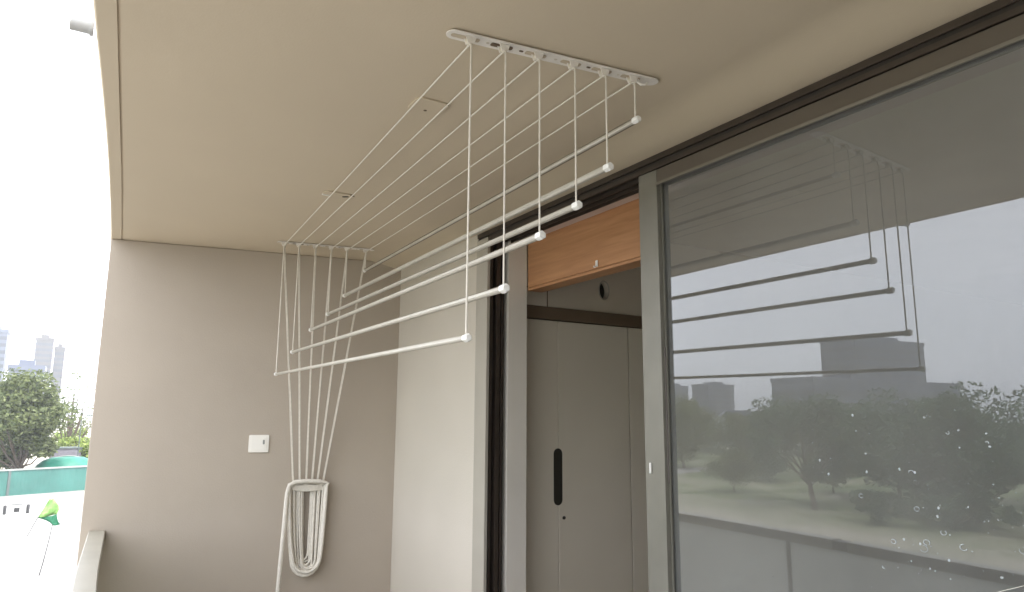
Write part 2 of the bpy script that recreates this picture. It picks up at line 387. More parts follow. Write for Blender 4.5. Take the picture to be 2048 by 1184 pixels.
# ---------------------------------------------------------------- interior fittings seen through the opening
def cabinet():
    y = 3.60
    t = thing('storage_cabinet', 'grey-brown panelled cabinet inside the doorway with a slot handle', 'cabinet', (3.2, y, FL))
    def P(name, m, x0, x1, z0, z1, y0=0., y1=.055, bevel=.002):
        mb = MB(); mb.box(x0 - 3.2, x1 - 3.2, y0, y1, z0 - FL, z1 - FL); return mb.build(name, m, t, bevel=bevel)
    # upper panel with a round hole: a ring of quads round the hole inside a rectangle
    mb = MB(); cx, cz, r = 2.868, .822, .05; x0, x1, z0, z1 = 2.17, 3.36, .672, 1.24
    N = 48; inner = []; outer = []
    for i in range(N):
        a = 2 * PI * i / N; c, s = math.cos(a), math.sin(a)
        inner.append((cx + r * c * .8, cz + r * s * 1.2))
        tx = ((x1 - cx) / c if c > 0 else (x0 - cx) / c) if abs(c) > 1e-6 else 1e9
        tz = ((z1 - cz) / s if s > 0 else (z0 - cz) / s) if abs(s) > 1e-6 else 1e9
        q = min(tx, tz); outer.append((cx + c * q, cz + s * q))
    vs = [(p[0] - 3.2, 0, p[1] - FL) for p in inner] + [(p[0] - 3.2, 0, p[1] - FL) for p in outer] + [(p[0] - 3.2, .05, p[1] - FL) for p in inner]
    fs = []
    for i in range(N):
        j = (i + 1) % N; fs += [(i, j, N + j, N + i), (i, 2 * N + i, 2 * N + j, j)]
    for cxx, czz in ((x1, z1), (x0, z1), (x0, z0), (x1, z0)):
        vs.append((cxx - 3.2, 0, czz - FL)); k = len(vs) - 1
        # corner triangle between the two outer points that straddle it
        best = None
        for i in range(N):
            j = (i + 1) % N; a, b = outer[i], outer[j]
            if abs(a[0] - b[0]) > 1e-4 and abs(a[1] - b[1]) > 1e-4 and min(abs(a[0] - cxx), abs(b[0] - cxx)) < 1e-4 and min(abs(a[1] - czz), abs(b[1] - czz)) < 1e-4: best = (i, j)
        if best: fs.append((N + best[0], N + best[1], k))
    mb.add(vs, fs); up = mb.build('upper_panel', M['roomwall'], t)
    mb = MB(); mb.box(cx - .12 - 3.2, cx + .12 - 3.2, .045, .056, cz - .12 - FL, cz + .12 - FL); mb.build('hole_backing', M['void'], up)
    mb = MB()   # thin raised collar of the duct hole
    mb.add([], [])
    ring = [(cx - 3.2 + r * .84 * math.cos(2 * PI * i / 32), -.003, cz - FL + r * 1.24 * math.sin(2 * PI * i / 32)) for i in range(33)]
    mb.tube(ring, .004, 6, cap=False); mb.build('hole_collar', M['frame_face'], up, smooth=True)
    P('top_rail', M['beam'], 2.17, 3.36, .592, .670, -.03)
    # small access hatch
    P('hatch', M['roomwall'], 2.17, 2.412, .672, .782, -.008, -.001)
    mb = MB(); mb.box(2.412 - 3.2, 2.417 - 3.2, -.010, -.001, .672 - FL, .787 - FL); mb.box(2.17 - 3.2, 2.412 - 3.2, -.010, -.001, .783 - FL, .787 - FL)
    mb.build('hatch_trim', M['beam'], t)
    P('door', M['cab'], 2.17, 2.497, FL + .02, .588)
    hx = 2.4985
    d2 = P('door', M['cab'], 2.500, 3.062, FL + .02, .588, -.002)
    P('door', M['cab'], 3.072, 3.36, FL + .02, .588)
    mb = MB(); mb.extrude([(p[1], p[0]) for p in stadium(-.36 - FL, 0, .335, .062)], (2.494 - 3.2, -.004, 0), (1, 0, 0), (0, 0, 1), (0, .003, 0)); mb.build('handle', M['void'], t)
    mb = MB(); mb.extrude(stadium(0, 0, .022, .02), (2.536 - 3.2, -.006, -.602 - FL), (1, 0, 0), (0, 0, 1), (0, .004, 0)); mb.build('keyhole', M['void'], t)
    P('carcass', M['void'], 2.18, 3.34, FL + .02, .588, .056, .06)
cabinet()

def pelmet():
    t = thing('wooden_pelmet', 'orange-brown wooden pelmet board above the open doorway', 'pelmet', (2.158, 2.0, .733))
    mb = MB(); mb.box(0, .018, .36, 1.415, .006, .315); mb.build('board', M['wood'], t, bevel=.002)
    mb = MB(); mb.box(.0, .10, .36, 1.415, -.012, .004); mb.build('bottom_lip', M['wood'], t, bevel=.002)
pelmet()
def hook():
    t = thing('small_hook', 'tiny white plastic hook on the lower edge of the wooden board', 'hook', (2.155, 2.755, .745))
    mb = MB(); mb.box(-.005, 0, -.008, .008, .0, .034); mb.build('hook_plate', M['rodcap'], t, bevel=.001)
    mb = MB(); mb.tube([(-.004, 0, .008), (-.012, 0, -.002), (-.018, 0, -.004), (-.021, 0, .004)], .0035, 6); mb.build('hook_arm', M['rodcap'], t, smooth=True)
hook()

# ---------------------------------------------------------------- door frame and sliding leaf
def door_frame():
    t = thing('door_frame', 'dark bronze track frame round the sliding door opening', 'door frame', (WX, JY, FL))
    ox, oy, oz = WX, JY, FL
    mb = MB()     # head track: dark section with two downward fins
    mb.box(.006, .155, -8.0, .13, 1.012 - oz, ZB + .01 - oz)
    mb.build('head_track', M['track'], t)
    mb = MB()
    for x in (.0005, .062, .108, .147): mb.box(x, x + .006, -8.0, .0, .994 - oz, 1.0118 - oz)
    mb.build('track_fin', M['bronze'], t)
    mb = MB(); mb.box(-.004, .004, -8.0, .13, 1.026 - oz, 1.050 - oz); mb.build('head_cover', M['bronze'], t)
    mb = MB(); mb.box(-.006, .012, .0, .132, 0, 1.010 - oz); mb.build('jamb_face', M['frame_face'], t, bevel=.001)
    mb = MB(); mb.box(.0125, .131, .045, .13, 0, 1.010 - oz); mb.build('jamb_channel', M['track'], t)
    mb = MB()
    for x, w in ((.020, .014), (.060, .024), (.094, .010)): mb.box(x, x + w, .006, .0445, 0, 1.009 - oz)
    mb.build('jamb_fin', M['bronze'], t)
    mb = MB(); mb.box(0, .15, -8.0, -.001, -.02, .03); mb.build('sill_track', M['bronze'], t)
door_frame()

def sliding_door(y0, y1, label, skew=0.):
    """leaf from y0 to y1 (y1 = edge nearest the opening)"""
    t = thing('sliding_door', label, 'door', (WX, y1, FL + .03))
    L_ = y1 - y0; Ht = .994 - FL - .03; x0, x1 = .008, .075; sw = .108; gx = GX - WX
    mb = MB(); mb.box(x0, x1, -sw, 0, 0, Ht); mb.build('stile', M['leaf_frame'], t, bevel=.002)
    mb = MB(); mb.box(x0, x1, -L_, -L_ + sw, 0, Ht); mb.build('stile', M['leaf_frame'], t, bevel=.002)
    mb = MB(); mb.box(x0 + .001, x1 - .001, -L_ + sw, -sw, Ht - .058, Ht - .001); mb.build('top_rail', M['shade_rail'], t, bevel=.002)
    mb = MB(); mb.box(x0 + .001, x1 - .001, -L_ + sw, -sw, .001, .09); mb.build('bottom_rail', M['leaf_frame'], t, bevel=.002)
    # glazing bead: thin pale lip round the pane
    mb = MB(); b0 = .0005; zt = Ht - .0585
    mb.box(b0, b0 + .008, -L_ + sw, -sw, zt - .011, zt); mb.box(b0, b0 + .008, -L_ + sw, -sw, .0905, .102)
    mb.build('glazing_bead', M['bead'], t, bevel=.001)
    mb = MB(); mb.box(gx + .004, gx + .010, -sw - .008, -sw - .0005, .09, zt)
    mb.build('gasket', M['leaf_frame'], t)
    mb = MB(); gy = lambda y: gx + skew * (y + y1 - 1.15); ya, yb = -L_ + sw + .001, -sw - .001
    mb.add([(gy(ya), ya, .091), (gy(yb), yb, .091), (gy(yb), yb, zt), (gy(ya), ya, zt)], [(0, 1, 2, 3)])
    pane = mb.build('pane', M['glass'], t)
    mb = MB(); mb.box(.022, .034, -sw - .004, -sw - .0005, 1.34, 1.86); mb.build('pull_handle', M['handle'], t, bevel=.002)
    mb = MB(); mb.box(.0, .0085, -.038, -.030, 1.375, 1.415); mb.build('keyhole_cover', M['rodcap'], t, bevel=.002)
    return t, pane
LEAFY = 2.147
leaf, pane = sliding_door(.2, LEAFY, 'glass door leaf with wide grey stile, its dusty pane speckled by water drops', .0175)
sliding_door(-1.75, .19, 'plain glass door leaf next to the speckled one, with no drops on it')

def spots(pane):
    rnd = random.Random(11); mb = MB(); gx = GX - WX
    def disc(y, z, r, flat):
        gx = GX - WX + .0175 * (y + LEAFY - 1.15); n = 8; vs = [(gx - .0012 - flat, y, z)]
        sq = rnd.uniform(.6, 1.3); jit = [rnd.uniform(.75, 1.2) for _ in range(n)]
        for i in range(n): a = 2 * PI * i / n; vs.append((gx - .0006, y + r * jit[i] * math.cos(a), z + r * jit[i] * sq * math.sin(a)))
        mb.add(vs, [(0, i + 1, (i + 1) % n + 1) for i in range(n)])
    def ring(y, z, r):
        gx = GX - WX + .0175 * (y + LEAFY - 1.15)
        a0 = rnd.uniform(0, 6.28); sp = rnd.uniform(2.5, 5.5); n = 12
        pts = [(gx - .0012, y + r * math.cos(a0 + sp * i / n) * 1.2, z + r * math.sin(a0 + sp * i / n)) for i in range(n + 1)]
        mb.tube(pts, rnd.uniform(.0007, .0014), 5)
    # scattered on the lower half of the pane, densest low and towards the near end
    cl = [(1.02, -.28), (.86, -.22), (.76, -.30), (1.18, -.17), (.98, -.02), (.80, -.08), (1.10, -.36), (.70, -.02), (1.3, -.1), (.62, -.2), (.5, -.1), (.45,-.3)]
    for i in range(190):
        c = rnd.choice(cl); y = c[0] + rnd.gauss(0, .07); z = c[1] + rnd.gauss(0, .06)
        disc(y - LEAFY, z - FL - .03, rnd.choice((.0008, .001, .0013, .002, .0034)), .0008)
    for i in range(26):
        c = rnd.choice(cl); y = c[0] + rnd.gauss(0, .08); z = c[1] + rnd.gauss(0, .07)
        ring(y - LEAFY, z - FL - .03, rnd.uniform(.003, .0085))
    for i in range(40):
        disc(rnd.uniform(.36, 1.6) - LEAFY, rnd.uniform(-.6, .15) - FL - .03, rnd.uniform(.0008, .0018), .0006)
    tag(mb.build('water_spots', M['drop'], leaf), kind='stuff')
spots(pane)

# ---------------------------------------------------------------- balustrade
def balustrade():
    t = thing('glass_balustrade', 'glass balustrade with a flat metal handrail along the balcony edge', 'balustrade', (0, 0, FL))
    ys = [-5.8 + i * .2 for i in range(int((wallY(.1) + 5.8) / .2) + 1)]; ys = [round(y, 3) for y in ys]; ys = sorted(ys + [2.65, 2.75, 3.1 - .006, 3.1 + .006, .9 - .006, .9 + .006, -1.3 - .006, -1.3 + .006, -3.5 - .006, -3.5 + .006] + [wallY(.11) - .004])
    def sweep(prof, y0=-9, y1=9):
        mb = MB(); yy = [y for y in ys if y0 <= y <= y1]; k = len(prof)
        for y in yy:
            c = smooth_curve(RAILIN, y)
            for px, pz in prof: mb.v.append((c + px, y if True else y, pz))
        for i in range(len(yy) - 1):
            for j in range(k):
                mb.f.append((i * k + j, i * k + (j + 1) % k, (i + 1) * k + (j + 1) % k, (i + 1) * k + j)); mb.mi.append(0)
        mb.f += [tuple(range(k)), tuple(reversed(range((len(yy) - 1) * k, len(yy) * k)))]; mb.mi += [0, 0]
        return mb
    zt = -.695 - FL
    rail = [(-.088, zt - .055), (-.088, zt - .004), (-.084, zt), (-.004, zt), (0, zt - .004), (0, zt - .055), (-.003, zt - .058), (-.085, zt - .058)]
    sweep(rail, -6, 2.65).build('handrail', M['rail'], t); 
    mb = sweep(rail, 2.75, 9); mb.build('handrail', M['rail'], t)
    c = smooth_curve(RAILIN, 2.7)
    mb = MB(); mb.box(c - .084, c - .004, 2.55, 2.85, zt - .054, zt - .006); mb.build('rail_sleeve', M['track'], t)
    g = [(-.060, .05), (-.060, zt - .0585), (-.048, zt - .0585), (-.048, .05)]
    cuts = [-6, -3.5, -1.3, .9, 3.1, 5.3]
    for a, b in zip(cuts, cuts[1:]): 
        mb = sweep(g, a + .004, b); mb.build('glass_panel', M['bglass'], t)
    mb = MB()
    for a in cuts[1:-1]:
        yy = a; cc = smooth_curve(RAILIN, yy); mb = MB(); mb.box(cc - .063, cc - .044, yy - .014, yy + .014, .05, zt - .06); mb.build('panel_joint', M['leaf_frame'], t)
    sweep([(-.09, 0.001), (-.09, .09), (-.022, .09), (-.022, .001)]).build('base_channel', M['rail'], t)
balustrade()

# ---------------------------------------------------------------- ceiling drying rack
PN = [(.867, 1.684), (.972, 1.665), (1.085, 1.654), (1.207, 1.640), (1.319, 1.628), (1.427, 1.616)]     # near pulleys
PF = [(1.003, 4.515), (1.088, 4.480), (1.190, 4.462), (1.290, 4.447), (1.390, 4.432), (1.512, 4.415)]   # far pulleys
ZN = [.207, .350, .515, .622, .760, .936]
ZF = [.247, .387, .532, .640, .768, .945]
ORD = ['lowest', 'second lowest', 'third lowest', 'third highest', 'second highest', 'highest']
ZP = H - .022

def bracket(name, label, P, a, b, wid, extra=False):
    A, B = Vector((a[0], a[1], 0)), Vector((b[0], b[1], 0)); d = (B - A); L_ = d.length; ang = math.atan2(d.y, d.x)
    mid = (A + B) / 2
    t = thing(name, label, 'pulley bracket', (mid.x, mid.y, H), ang)
    u = d.normalized(); v = Vector((-u.y, u.x, 0))
    # plate: a stadium outline 5 mm below the ceiling, with lips
    loc = []
    for p in P:
        q = Vector((p[0], p[1], 0)) - mid; loc.append((q.dot(u), q.dot(v)))
    mb = MB(); mb.extrude(stadium(0, 0, L_, wid, 10), (0, 0, -.009), (1, 0, 0), (0, 1, 0), (0, 0, .004)); mb.build('plate', M['plate'], t, bevel=.001)
    for sx in (-1, 0, 1): mb = MB(); mb.extrude(stadium(sx * L_ * .46, 0, .02, .018, 6), (0, 0, -.0048), (1, 0, 0), (0, 1, 0), (0, 0, .0046)); mb.build('spacer', M['steel'], t)
    for i, (x, y) in enumerate(loc):
        y *= .3
        mb = MB(); mb.extrude(rrect(x - .004, 0, .070, wid * .38, wid * .12), (0, 0, -.0104), (1, 0, 0), (0, 1, 0), (0, 0, .001)); sl = mb.build('slot', M['groove'] if i != 1 else M['beam'], t)
        # cheeks and wheel
        mb = MB(); 
        for s in (-1, 1): mb.extrude([(-.017, 0), (.017, 0), (.010, -.020), (-.010, -.020)], (x, s * .0085 - .0012 + y, -.0094), (1, 0, 0), (0, 0, 1), (0, .0024, 0))
        mb.build('pulley_cheek', M['plate'], t)
        mb = MB(); ww = []
        for k_, rr in ((-.0065, .0125), (-.003, .0095), (.003, .0095), (.0065, .0125)): ww.append((x, k_ + y, rr))
        n = 16; vs = [(xx + r_ * math.cos(2 * PI * j / n), yy, -.019 + r_ * math.sin(2 * PI * j / n)) for xx, yy, r_ in ww for j in range(n)]
        fs = [(q * n + j, q * n + (j + 1) % n, (q + 1) * n + (j + 1) % n, (q + 1) * n + j) for q in range(3) for j in range(n)] + [tuple(range(n)), tuple(range(3 * n, 4 * n))]
        mb.add(vs, fs); mb.build('pulley_wheel', M['pulley'], t, smooth=True)
    xs = [l[0] for l in loc]
    for i in range(5):
        xm = (xs[i] + xs[i + 1]) / 2 + .004
        mb = MB(); mb.extrude(stadium(xm, 0, .014 if i % 2 else .010, .0085, 6), (0, 0, -.0106), (1, 0, 0), (0, 1, 0), (0, 0, .0012)); mb.build('screw', M['beam'] if i in (1, 3) else M['pulley'], t)
    if extra:
        mb = MB(); mb.extrude(stadium(-L_ / 2 + .027, 0, .026, .017, 8), (0, 0, -.0106), (1, 0, 0), (0, 1, 0), (0, 0, .0012)); mb.build('fixing_hole', M['groove'], t)
        mb = MB(); x = xs[5] + .026
        mb.tube([(x, -.0, -.009), (x, 0, -.020), (x + .008, -.004, -.028), (x + .022, -.008, -.027), (x + .030, -.010, -.018)], [.004, .004, .0045, .004, .003], 8)
        mb.build('cord_guide', M['plate'], t, smooth=True)
    return t
bracket('pulley_bracket', 'long white ceiling bracket with six pulleys, nearest and largest of the two', PN, (.797, 1.706), (1.530, 1.622), .050, True)
bracket('pulley_bracket', 'distant white ceiling bracket with six pulleys, close to the side wall', PF, (.965, 4.545), (1.575, 4.425), .050)

def rod(i):
    a = Vector((PN[i][0], PN[i][1], ZN[i])); b = Vector((PF[i][0], PF[i][1], ZF[i])); d = (b - a).normalized()
    t = thing('drying_rod', '%s white clothes rod of the six hanging under the ceiling' % ORD[i], 'drying rod', a, 0, 'clothes rods of the ceiling drying rack')
    L_ = (b - a).length
    r = .0082 if i in (0, 5) else .0102
    mb = MB(); mb.tube([-d * .006, d * (L_ + .006)], r, 10); mb.build('tube', M['rod'], t)
    sd = d.cross(Vector((0, 0, 1))).normalized(); up = sd.cross(d)
    for k in (-1, 1):          # dark slots let into the profile
        o_ = (sd * .62 * k * (-1) + up * .62 * k).normalized() * (r * .97); wq = .0013 if i < 5 else .0034
        mb = MB(); mb.tube([o_ + d * .006, o_ + d * (L_ - .006)], wq, 4); mb.build('side_slot', M['rod_line'] if i in (1, 2, 3, 5) else M['rod'], t)
    for s, base in ((-1, Vector((0, 0, 0))), (1, d * L_)):
        e = d * s
        mb = MB(); mb.tube([base + e * -.010, base + e * -.002, base + e * .014, base + e * .019], [r + .0022, r + .004, r + .004, r + .001], 6); mb.build('end_cap', M['rodcap'], t, bevel=.001)
    return t

def arc_over(px, py, r0=.0135, zc=-.019 + H, toward=1):
    """points of a cord wrapping a wheel, from hanging straight down to running along +y"""
    return [(px, py - .0 + 0, zc - .004)]

FIX = [(1.222, -.455), (1.262, -.455), (1.302, -.455), (1.338, -.455), (1.372, -.455), (1.408, -.455)]   # where cords reach the cleat (x, z)
def cord_near(i):
    x, y = PN[i]; fx, fy = PF[i]; fz = ZP - .006
    cx, cz = FIX[i]; cy = wallY(cx) - .03
    rnd = random.Random(40 + i); sag = rnd.uniform(.002, .007)
    pts = [(x, y, ZN[i] + .004), (x, y, ZN[i] + .1), (x, y, ZP - .03), (x + .0005, y + .002, ZP - .012), (x + .002, y + .010, ZP - .006)]
    n = 14
    for k in range(1, n):
        q = k / n; pts.append((x + (fx - x) * q, y + (fy - y) * q, ZP - .006 - sag * 4 * q * (1 - q)))
    pts += [(fx, fy - .006, fz), (fx, fy + .006, fz - .008)]
    a = Vector((fx, fy + .008, fz - .016)); b = Vector((cx, cy, cz))
    for k in range(1, 9):
        q = k / 8; p = a.lerp(b, q); p.y -= .004 * math.sin(PI * q) * rnd.uniform(.4, 1.2); pts.append(tuple(p))
    mb = MB(); mb.tube(pts, .0029, 6)
    o = mb.build('long_cord', M['cord'], smooth=True)
    tag(o, 'long white cord along the ceiling down to the near end of the %s rod' % ORD[i], 'cord', 'long cords of the ceiling drying rack')

def cord_far(i):
    fx, fy = PF[i]; cx, cz = FIX[i]; cy = wallY(cx) - .03; rnd = random.Random(80 + i)
    fz = ZP - .006
    pts = [(fx, fy, ZF[i] + .006), (fx, fy, (ZF[i] + fz) / 2), (fx, fy, fz - .012), (fx + .004, fy + .004, fz - .004), (fx + .007, fy + .009, fz - .010)]
    a = Vector((fx + .006, fy + .011, fz - .02)); b = Vector((cx + .006, cy - .004, cz))
    for k in range(1, 9):
        q = k / 8; p = a.lerp(b, q); p.y -= .004 * math.sin(PI * q) * rnd.uniform(.4, 1.2); p.x += .0012 * math.sin(PI * q) * rnd.uniform(-1, 1); pts.append(tuple(p))
    mb = MB(); mb.tube(pts, .0038, 6)
    o = mb.build('short_cord', M['cord'], smooth=True)
    tag(o, 'short white cord from the distant bracket holding the far end of the %s rod' % ORD[i], 'cord', 'short cords of the ceiling drying rack')
for i in range(6): rod(i); cord_near(i); cord_far(i)

def cleat_and_coil():
    x0 = 1.315; y0 = wallY(x0)
    t = thing('cord_cleat', 'pale cleat on the side wall that the gathered cords are wound round', 'cleat', (x0, y0, -.47), WROT)
    mb = MB(); mb.extrude(stadium(0, 0, .21, .020), (0, -.006, 0), (1, 0, 0), (0, 0, 1), (0, .0055, 0)); mb.build('back_plate', M['plate'], t, bevel=.001)
    for s in (-1, 1):
        mb = MB(); mb.tube([(s * .085, -.006, 0), (s * .085, -.035, .002), (s * .090, -.048, .010), (s * .092, -.052, .026)], [.008, .007, .006, .005], 8); mb.build('horn', M['plate'], t, smooth=True)
    # the hank
    t = tag(bpy.data.objects.new('cord_hank', None), 'thick white hank of looped cord hanging from the wall cleat with one loose end', 'cord hank'); scene.collection.objects.link(t)
    t.location = (x0, y0, -.47); t.rotation_euler = (0, 0, WROT)
    def loop(xl, xr, zb, dy, r, top=.03, wob=0.):
        pts = []; n = 10; xc = (xl + xr) / 2 + .013; hb = (xr - xl) / 2 * .74
        for k in range(7): pts.append((xl + (xc - hb - xl) * (k / 6) ** 1.6 + wob * math.sin(k), dy, top - .03 - (top - .03 - zb - hb) * k / 6))
        for k in range(1, 9): a = PI + PI * k / 9; pts.append((xc + hb * math.cos(a), dy - .004 * math.sin(PI * k / 9), zb + hb + hb * 1.1 * math.sin(a)))
        for k in range(7): pts.append((xc + hb + (xr - xc - hb) * (k / 6) ** .7, dy, zb + hb + (top - .03 - zb - hb) * k / 6))
        for k in range(1, 8):
            a = PI * k / 8; pts.append((xc + (xr - xl) / 2 * math.copysign(abs(math.cos(a)) ** .6, math.cos(a)), dy, top - .03 + .035 * math.sin(a) ** .6))
        pts.append(pts[0]); return pts
    mb = MB()
    mb.tube(loop(-.118, .122, -.545, -.055, .012), .0115, 8, cap=False)
    mb.tube(loop(-.112, .126, -.525, -.070, .012, wob=.003), .0100, 8, cap=False)
    mb.build('outer_loop', M['cord'], t, smooth=True)
    for k, (xl, xr, zb, dy) in enumerate([(-.095, .112, -.515, -.032), (-.080, .104, -.53, -.042), (-.062, .092, -.50, -.026), (-.085, .07, -.47, -.022), (-.045, .104, -.51, -.050), (-.055, .05, -.49, -.036), (-.09, .118, -.535, -.024), (-.03, .075, -.505, -.045), (-.07, .03, -.46, -.030), (-.052, .04, -.50, -.034), (-.035, .055, -.515, -.040), (-.02, .035, -.49, -.031), (-.078, .085, -.52, -.046)]):
        mb = MB(); mb.tube(loop(xl, xr, zb, dy, .005, top=.018), .0062, 7, cap=False); mb.build('inner_loop', M['cord'], t, smooth=True)
    mb = MB()      # wraps over the horns
    for k in range(5): mb.tube([(-.10, -.05, .016 - .006 * k), (-.05, -.062 + .002 * k, .006 - .007 * k), (.0, -.064, .012 - .009 * k), (.06, -.06, .004 - .006 * k), (.10, -.05, .012 - .008 * k)], .0045, 7)
    mb.build('wrap', M['cord'], t, smooth=True)
    mb = MB()      # loose end: thick bundle falling to the floor at the left
    mb.tube([(.085, -.075, .034), (0, -.078, .040), (-.075, -.078, .036), (-.112, -.078, .018), (-.124, -.079, -.03), (-.128, -.080, -.12), (-.134, -.082, -.30), (-.142, -.084, -.50), (-.150, -.085, -.75), (-.158, -.086, -1.145)], .0135, 10)
    mb.build('loose_end', M['cord'], t, smooth=True)
cleat_and_coil()

# ---------------------------------------------------------------- small fittings
def switch():
    x0 = 1.004; t = thing('wall_switch', 'square off-white switch plate on the side wall', 'switch', (x0, wallY(x0), -.190), WROT)
    mb = MB(); mb.extrude(rrect(0, 0, .124, .112, .006), (0, -.009, 0), (1, 0, 0), (0, 0, 1), (0, .0085, 0)); mb.build('cover', M['switch'], t, bevel=.0015)
    mb = MB(); mb.extrude(rrect(0, 0, .098, .090, .003), (0, -.0108, 0), (1, 0, 0), (0, 0, 1), (0, .0016, 0)); mb.build('rocker', M['switch'], t, bevel=.0008)
    mb = MB(); mb.extrude(stadium(0, 0, .030, .012), (.030, -.0122, .010), (0, 0, 1), (1, 0, 0), (0, .0012, 0)); mb.build('indicator', M['switch_dark'], t)
switch()
def ceiling_bits():
    t = thing('ceiling_cover', 'small blank cover plate on the ceiling beside the near cords, with one screw', 'cover plate', (.962, 2.195, H))
    mb = MB(); mb.extrude(rrect(0, 0, .128, .115, .028, 5), (0, 0, -.0065), (1, 0, 0), (0, 1, 0), (0, 0, .006)); mb.build('cover', M['ceiling'], t, bevel=.001)
    mb = MB(); mb.extrude(stadium(0, 0, .012, .011), (0.0, .03, -.0078), (1, 0, 0), (0, 1, 0), (0, 0, .0012)); mb.build('screw', M['beam'], t)
    t = thing('ceiling_fixture', 'small pale ceiling fixture with dark slots, midway to the side wall', 'ceiling fixture', (1.0, 3.385, H))
    mb = MB(); mb.extrude(rrect(0, 0, .15, .085, .03, 5), (0, 0, -.007), (1, 0, 0), (0, 1, 0), (0, 0, .0068)); mb.build('cover', M['ceiling'], t, bevel=.001)
    mb = MB(); mb.extrude(stadium(0, 0, .034, .016), (.038, -.005, -.0085), (.8, -.6, 0), (.6, .8, 0), (0, 0, .0015)); mb.build('slot', M['void'], t)
    mb = MB(); mb.extrude(stadium(0, 0, .026, .009), (.064, -.036, -.0085), (.9, .3, 0), (-.3, .9, 0), (0, 0, .0015)); mb.build('clip', M['beam'], t)
    mb = MB(); mb.extrude(stadium(0, 0, .045, .008), (-.056, .012, -.0125), (1, .1, 0), (-.1, 1, 0), (0, 0, .006)); mb.build('edge_highlight', M['rodcap'], t, bevel=.001)  # white strip painted as the highlight on the cover's lit edge
ceiling_bits()
def spout():
    t = thing('drain_spout', 'short white drain pipe sticking out past the ceiling edge', 'pipe', (-.08, 2.285, H + .022))
    mb = MB(); o, i = .0185, .014; n = 20; vs = []
    for x, r in ((.0, o), (-.060, o), (-.060, i), (-.03, i)):
        vs += [(x, r * math.cos(2 * PI * j / n), r * math.sin(2 * PI * j / n)) for j in range(n)]
    fs = [(q * n + j, q * n + (j + 1) % n, (q + 1) * n + (j + 1) % n, (q + 1) * n + j) for q in range(3) for j in range(n)] + [tuple(range(3 * n, 4 * n))]
    mb.add(vs, fs); mb.build('pipe', M['pipe'], t, smooth=True)
    mb = MB(); mb.tube([(.0, 0, 0), (-.010, 0, 0)], .0225, 20); mb.build('collar', M['pipe'], t, bevel=.001)
spout()

# ---------------------------------------------------------------- trees
def tree_meshes(name, h, cw, ch, seed, nleaf, ls, lean=(0, 0), crown_base=None, clumps=26, sparse=0.):
    rnd = random.Random(seed); cb = crown_base if crown_base is not None else h - ch
    mb = MB(); top = Vector((lean[0], lean[1], cb + ch * .55))
    trunk = [(0, 0, -.3), (lean[0] * .1 + .05, lean[1] * .1, cb * .5), (lean[0] * .4, lean[1] * .4 + .05, cb + ch * .1), tuple(top)]
    r0 = h * .022; mb.tube(trunk, [r0 * 1.3, r0, r0 * .75, r0 * .25], 8)
    cl = []
    for k in range(clumps):
        for _ in range(50):
            u, v, w = rnd.uniform(-1, 1), rnd.uniform(-1, 1), rnd.uniform(-1, 1)
            if u * u + v * v + w * w < 1: break
        wf = 1 - .25 * max(0, w)
        p = Vector((lean[0] + u * cw / 2 * .86 * wf, lean[1] + v * cw / 2 * .86 * wf, cb + ch / 2 + w * ch / 2 * .84))
        r = rnd.uniform(.08, .20) * cw; cl.append((p, r))
        if k % 2 == 0:
            base = Vector(trunk[2]).lerp(Vector(trunk[1]), rnd.uniform(0, .5)); mid = base.lerp(p, .5) + Vector((0, 0, -ch * .05))
            mb.tube([base, mid, p], [r0 * .42, r0 * .25, r0 * .07], 5)
    trunk_me = mb
    lv = MB(); 
    for _ in range(nleaf):
        p, r = rnd.choice(cl)
        g = Vector((rnd.gauss(0, 1), rnd.gauss(0, 1), rnd.gauss(0, 1))).normalized() * r * (rnd.random() ** .45)
        g.z *= .75; c = p + g
        if rnd.random() < sparse: continue
        a = Vector((rnd.gauss(0, 1), rnd.gauss(0, 1), rnd.gauss(0, .6))).normalized(); b = a.cross(Vector((rnd.gauss(0, 1), rnd.gauss(0, 1), rnd.gauss(0, 1)))).normalized()
        s = ls * rnd.uniform(.6, 1.3)
        lv.add([c - a * s, c + b * s * .5, c + a * s, c - b * s * .45], [(0, 1, 2, 3)])
    return trunk_me, lv
_cache = {}
def tree(kind, x, y, s=1., rz=0., label='', group='trees', leaf='leaf1', name='broadleaf_tree'):
    spec = KIND[kind]
    if (kind, leaf) not in _cache:
        tm, lm = tree_meshes(kind, **spec)
        t = thing(name, label, 'tree', (x, y, GZ), rz, group)
        a = tm.build('trunk', M['bark'], t, smooth=True); b = lm.build('crown', M[leaf], t); _cache[(kind, leaf)] = (a, b)
    else:
        t = thing(name, label, 'tree', (x, y, GZ), rz, group)
        for src in _cache[(kind, leaf)]:
            c = src.copy(); scene.collection.objects.link(c); c.parent = t
    t.scale = (s, s, s)
    return t
KIND = {
    'round': dict(h=4.2, cw=6.0, ch=3.3, seed=3, nleaf=5000, ls=.13, crown_base=.8, clumps=34),
    'big': dict(h=9.4, cw=10.5, ch=7.6, seed=5, nleaf=11000, ls=.18, lean=(-.6, 1.5), crown_base=1.7, clumps=26),
    'wide': dict(h=9.2, cw=12.5, ch=8.2, seed=8, nleaf=14000, ls=.18, lean=(.4, -.8), crown_base=.9, clumps=30),
    'left': dict(h=10.2, cw=9.0, ch=8.8, seed=12, nleaf=15000, ls=.20, crown_base=1.2, clumps=46),
    'young': dict(h=12.0, cw=6.5, ch=9.5, seed=15, nleaf=900, ls=.16, crown_base=2.2, clumps=40),
    'bush': dict(h=4.5, cw=6.5, ch=4.2, seed=18, nleaf=4500, ls=.16, crown_base=.2, clumps=22),
}
